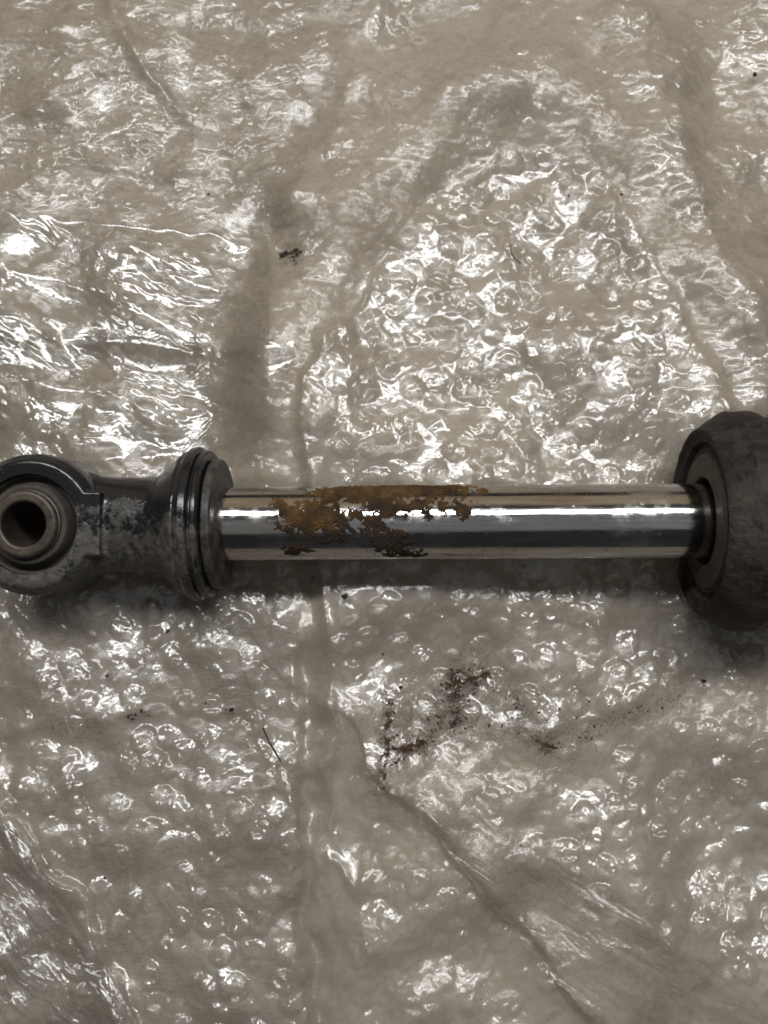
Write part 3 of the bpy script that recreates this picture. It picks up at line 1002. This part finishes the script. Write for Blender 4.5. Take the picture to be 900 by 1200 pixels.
# ------------------------------------------------------------------ dirt lying on the wrap
def crumb_bm(bm, p, size, rg, flat=0.6):
    m = Matrix.Translation(p) @ Matrix.Rotation(rg.uniform(0, 6.28), 4, 'Z') @ Matrix.Rotation(rg.uniform(-.5, .5), 4, 'X') @ Matrix.Diagonal((size * rg.uniform(.6, 1.6), size * rg.uniform(.5, 1.0), size * flat, 1))
    r = bmesh.ops.create_icosphere(bm, subdivisions=1, radius=0.5, matrix=m)
    for v in r['verts']:
        v.co += Vector((rg.uniform(-.18, .18), rg.uniform(-.18, .18), rg.uniform(-.12, .12))) * size


def flakes(name, pts, mat):
    """many tiny flakes in one mesh: octahedra"""
    rg = random.Random(3)
    verts, faces = [], []
    for p, s_ in pts:
        b = len(verts)
        a = rg.uniform(0, 6.28)
        ca_, sa_ = math.cos(a), math.sin(a)
        l, w, h = s_ * rg.uniform(.6, 1.5), s_ * rg.uniform(.35, .7), s_ * rg.uniform(.25, .5)
        for q in ((l, 0, 0), (0, w, 0), (-l * rg.uniform(.6, 1), 0, 0), (0, -w, 0), (0, 0, h), (0, 0, -h)):
            verts.append((p.x + q[0] * ca_ - q[1] * sa_, p.y + q[0] * sa_ + q[1] * ca_, p.z + q[2] + h * .4))
        for f in ((0, 1, 4), (1, 2, 4), (2, 3, 4), (3, 0, 4), (1, 0, 5), (2, 1, 5), (3, 2, 5), (0, 3, 5)):
            faces.append(tuple(b + i for i in f))
    me = bpy.data.meshes.new(name)
    me.from_pydata(verts, [], faces)
    return link(name, me, mat)


rg = random.Random(11)
pts = []


def along(line_, n, spread, s0, s1):
    seg = []
    for a, b in zip(line_[:-1], line_[1:]):
        seg.append(math.hypot(b[0] - a[0], b[1] - a[1]))
    tot = sum(seg)
    for _ in range(int(n * 2.3)):
        t = rg.uniform(0, tot)
        for (a, b), L in zip(zip(line_[:-1], line_[1:]), seg):
            if t <= L: break
            t -= L
        t /= L
        sp = spread * rg.choice((0.25, 0.7, 1.2, 2.2))
        px = a[0] + (b[0] - a[0]) * t + rg.gauss(0, sp) + 3 * math.sin(t * .9 + a[0])
        py = a[1] + (b[1] - a[1]) * t + rg.gauss(0, sp) + 2.5 * math.sin(t * .7 + a[1])
        if math.sin(px * .31 + 2 * math.sin(py * .17)) + math.sin(py * .43 + px * .11) + rg.gauss(0, .5) < -0.1:
            continue
        pts.append((hfilm(px, py), rg.uniform(s0, s1) * 1e-3 * (2.4 if rg.random() < .07 else 1)))


along(stain_lines[0], 420, 3.0, .12, .34)
along(stain_lines[1], 560, 5.0, .10, .32)
along([(535, 782), (524, 800), (540, 822), (532, 850)], 300, 4, .12, .4)
along([(520, 800), (550, 806), (566, 796)], 160, 4, .1, .34)
along([(500, 842), (530, 838), (552, 852)], 160, 5, .1, .3)
along(stain_lines[2], 380, 3.5, .15, .38)
along([(448, 872), (470, 880), (500, 868)], 260, 4, .15, .4)
along(stain_lines[3], 220, 9, .12, .34)
along(stain_lines[4], 160, 6, .12, .34)
along([(600, 830), (700, 865), (640, 872)], 120, 12, .1, .35)
along([(630, 868), (652, 875)], 90, 2, .2, .45)
for _ in range(3200):
    pts.append((hfilm(rg.gauss(540, 75), rg.gauss(838, 34)), rg.uniform(.07, .24) * 1e-3))
for _ in range(160):
    pts.append((hfilm(rg.gauss(680, 70), rg.gauss(850, 30)), rg.uniform(.07, .26) * 1e-3))
o = flakes('rust_dust', pts, M_RDUST)
tag(o, 'brown rust dust strewn over the bubble wrap below the rod', 'rust dust', kind='stuff')

pts = []
for _ in range(200):
    pts.append((hfilm(rg.uniform(0, 900), rg.uniform(0, 1200)), rg.uniform(.08, .26) * 1e-3))
for _ in range(90):
    pts.append((hfilm(rg.gauss(690, 60), rg.gauss(200, 60)), rg.uniform(.08, .24) * 1e-3))
along([(40, 850), (110, 848), (170, 835)], 70, 3, .1, .3)
along([(150, 838), (175, 832)], 50, 2, .15, .35)
along([(215, 820), (260, 832), (275, 830)], 40, 2, .1, .35)
along([(328, 302), (332, 297), (342, 294), (350, 296), (353, 300)], 420, 1.5, .16, .36)  # dense dark flakes draw the shade under the lip of the torn pit
along([(332, 302), (350, 304)], 60, 3, .1, .25)
along([(330, 318), (350, 322)], 14, 3, .1, .25)
o = flakes('dirt_specks_and_pit_shade', pts, M_DIRT)
tag(o, 'fine dark dirt specks scattered across the whole bubble wrap, and a dark arc for the shaded lip of the torn pit', 'dirt', kind='stuff')

crumbs = [(403, 699, 2.0, 'black crumb just below the left part of the rod, largest of the loose crumbs'),
          (884, 88, 1.6, 'dark round crumb near the upper right corner of the wrap'),
          (470, 805, 1.5, 'dark crumb above the rust streaks, left of the brown smear'),
          (449, 767, 1.1, 'small black crumb on a shiny bubble above the rust streaks'),
          (272, 832, 1.6, 'dark crumb at the right end of the dirt line below the eye end'),
          (197, 740, 1.1, 'small black crumb among shiny bubbles under the black neck'),
          (611, 991, 1.2, 'dark crumb beside the diagonal crease at lower right'),
          (824, 798, 1.5, 'dark brown crumb on the bright fold below the bump stop'),
          (728, 228, 1.1, 'small dark crumb on the matte fold at upper right'),
          (667, 230, 1.0, 'small dark crumb at the tip of the shiny triangle of bubbles'),
          (245, 228, 1.1, 'small dark crumb on the smooth strip above the film flap'),
          (123, 1029, 1.0, 'small black crumb near the lower left crease'),
          (126, 792, 1.3, 'oblong grey brown crumb on shiny bubbles below the eye')]
for px, py, s_, lb in crumbs:
    bm = bmesh.new()
    crumb_bm(bm, Vector((0, 0, s_ * .0002)), s_ * 1e-3, rg)
    me = bpy.data.meshes.new('dirt_crumb'); bm.to_mesh(me); bm.free()
    o = link('dirt_crumb', me, M_DIRT)
    o.location = hfilm(px, py)
    tag(o, lb, 'crumb', 'loose dirt crumbs')


def fibre(pix, r, label, name='dry_fibre'):
    cu = bpy.data.curves.new(name, 'CURVE'); cu.dimensions = '3D'
    sp = cu.splines.new('POLY'); sp.points.add(len(pix) - 1)
    for q, (px, py) in zip(sp.points, pix):
        p = hfilm(px, py)
        q.co = (p.x, p.y, p.z + r, 1)
    cu.bevel_depth = r; cu.bevel_resolution = 1
    ob = bpy.data.objects.new('t', cu); COL.objects.link(ob)
    me = bpy.data.meshes.new_from_object(ob.evaluated_get(bpy.context.evaluated_depsgraph_get()))
    bpy.data.objects.remove(ob)
    me.name = name
    o = link(name, me, M_DIRT)
    tag(o, label, 'fibre')


fibre([(308, 853), (314, 866), (320, 877), (329, 892)], 0.00022, 'thin dark splinter beside the vertical fold below the collar', 'splinter')
fibre([(598, 287), (599, 296), (603, 303), (610, 309)], 0.00016, 'fine curled dark hair on the shiny triangle of bubbles', 'hair')
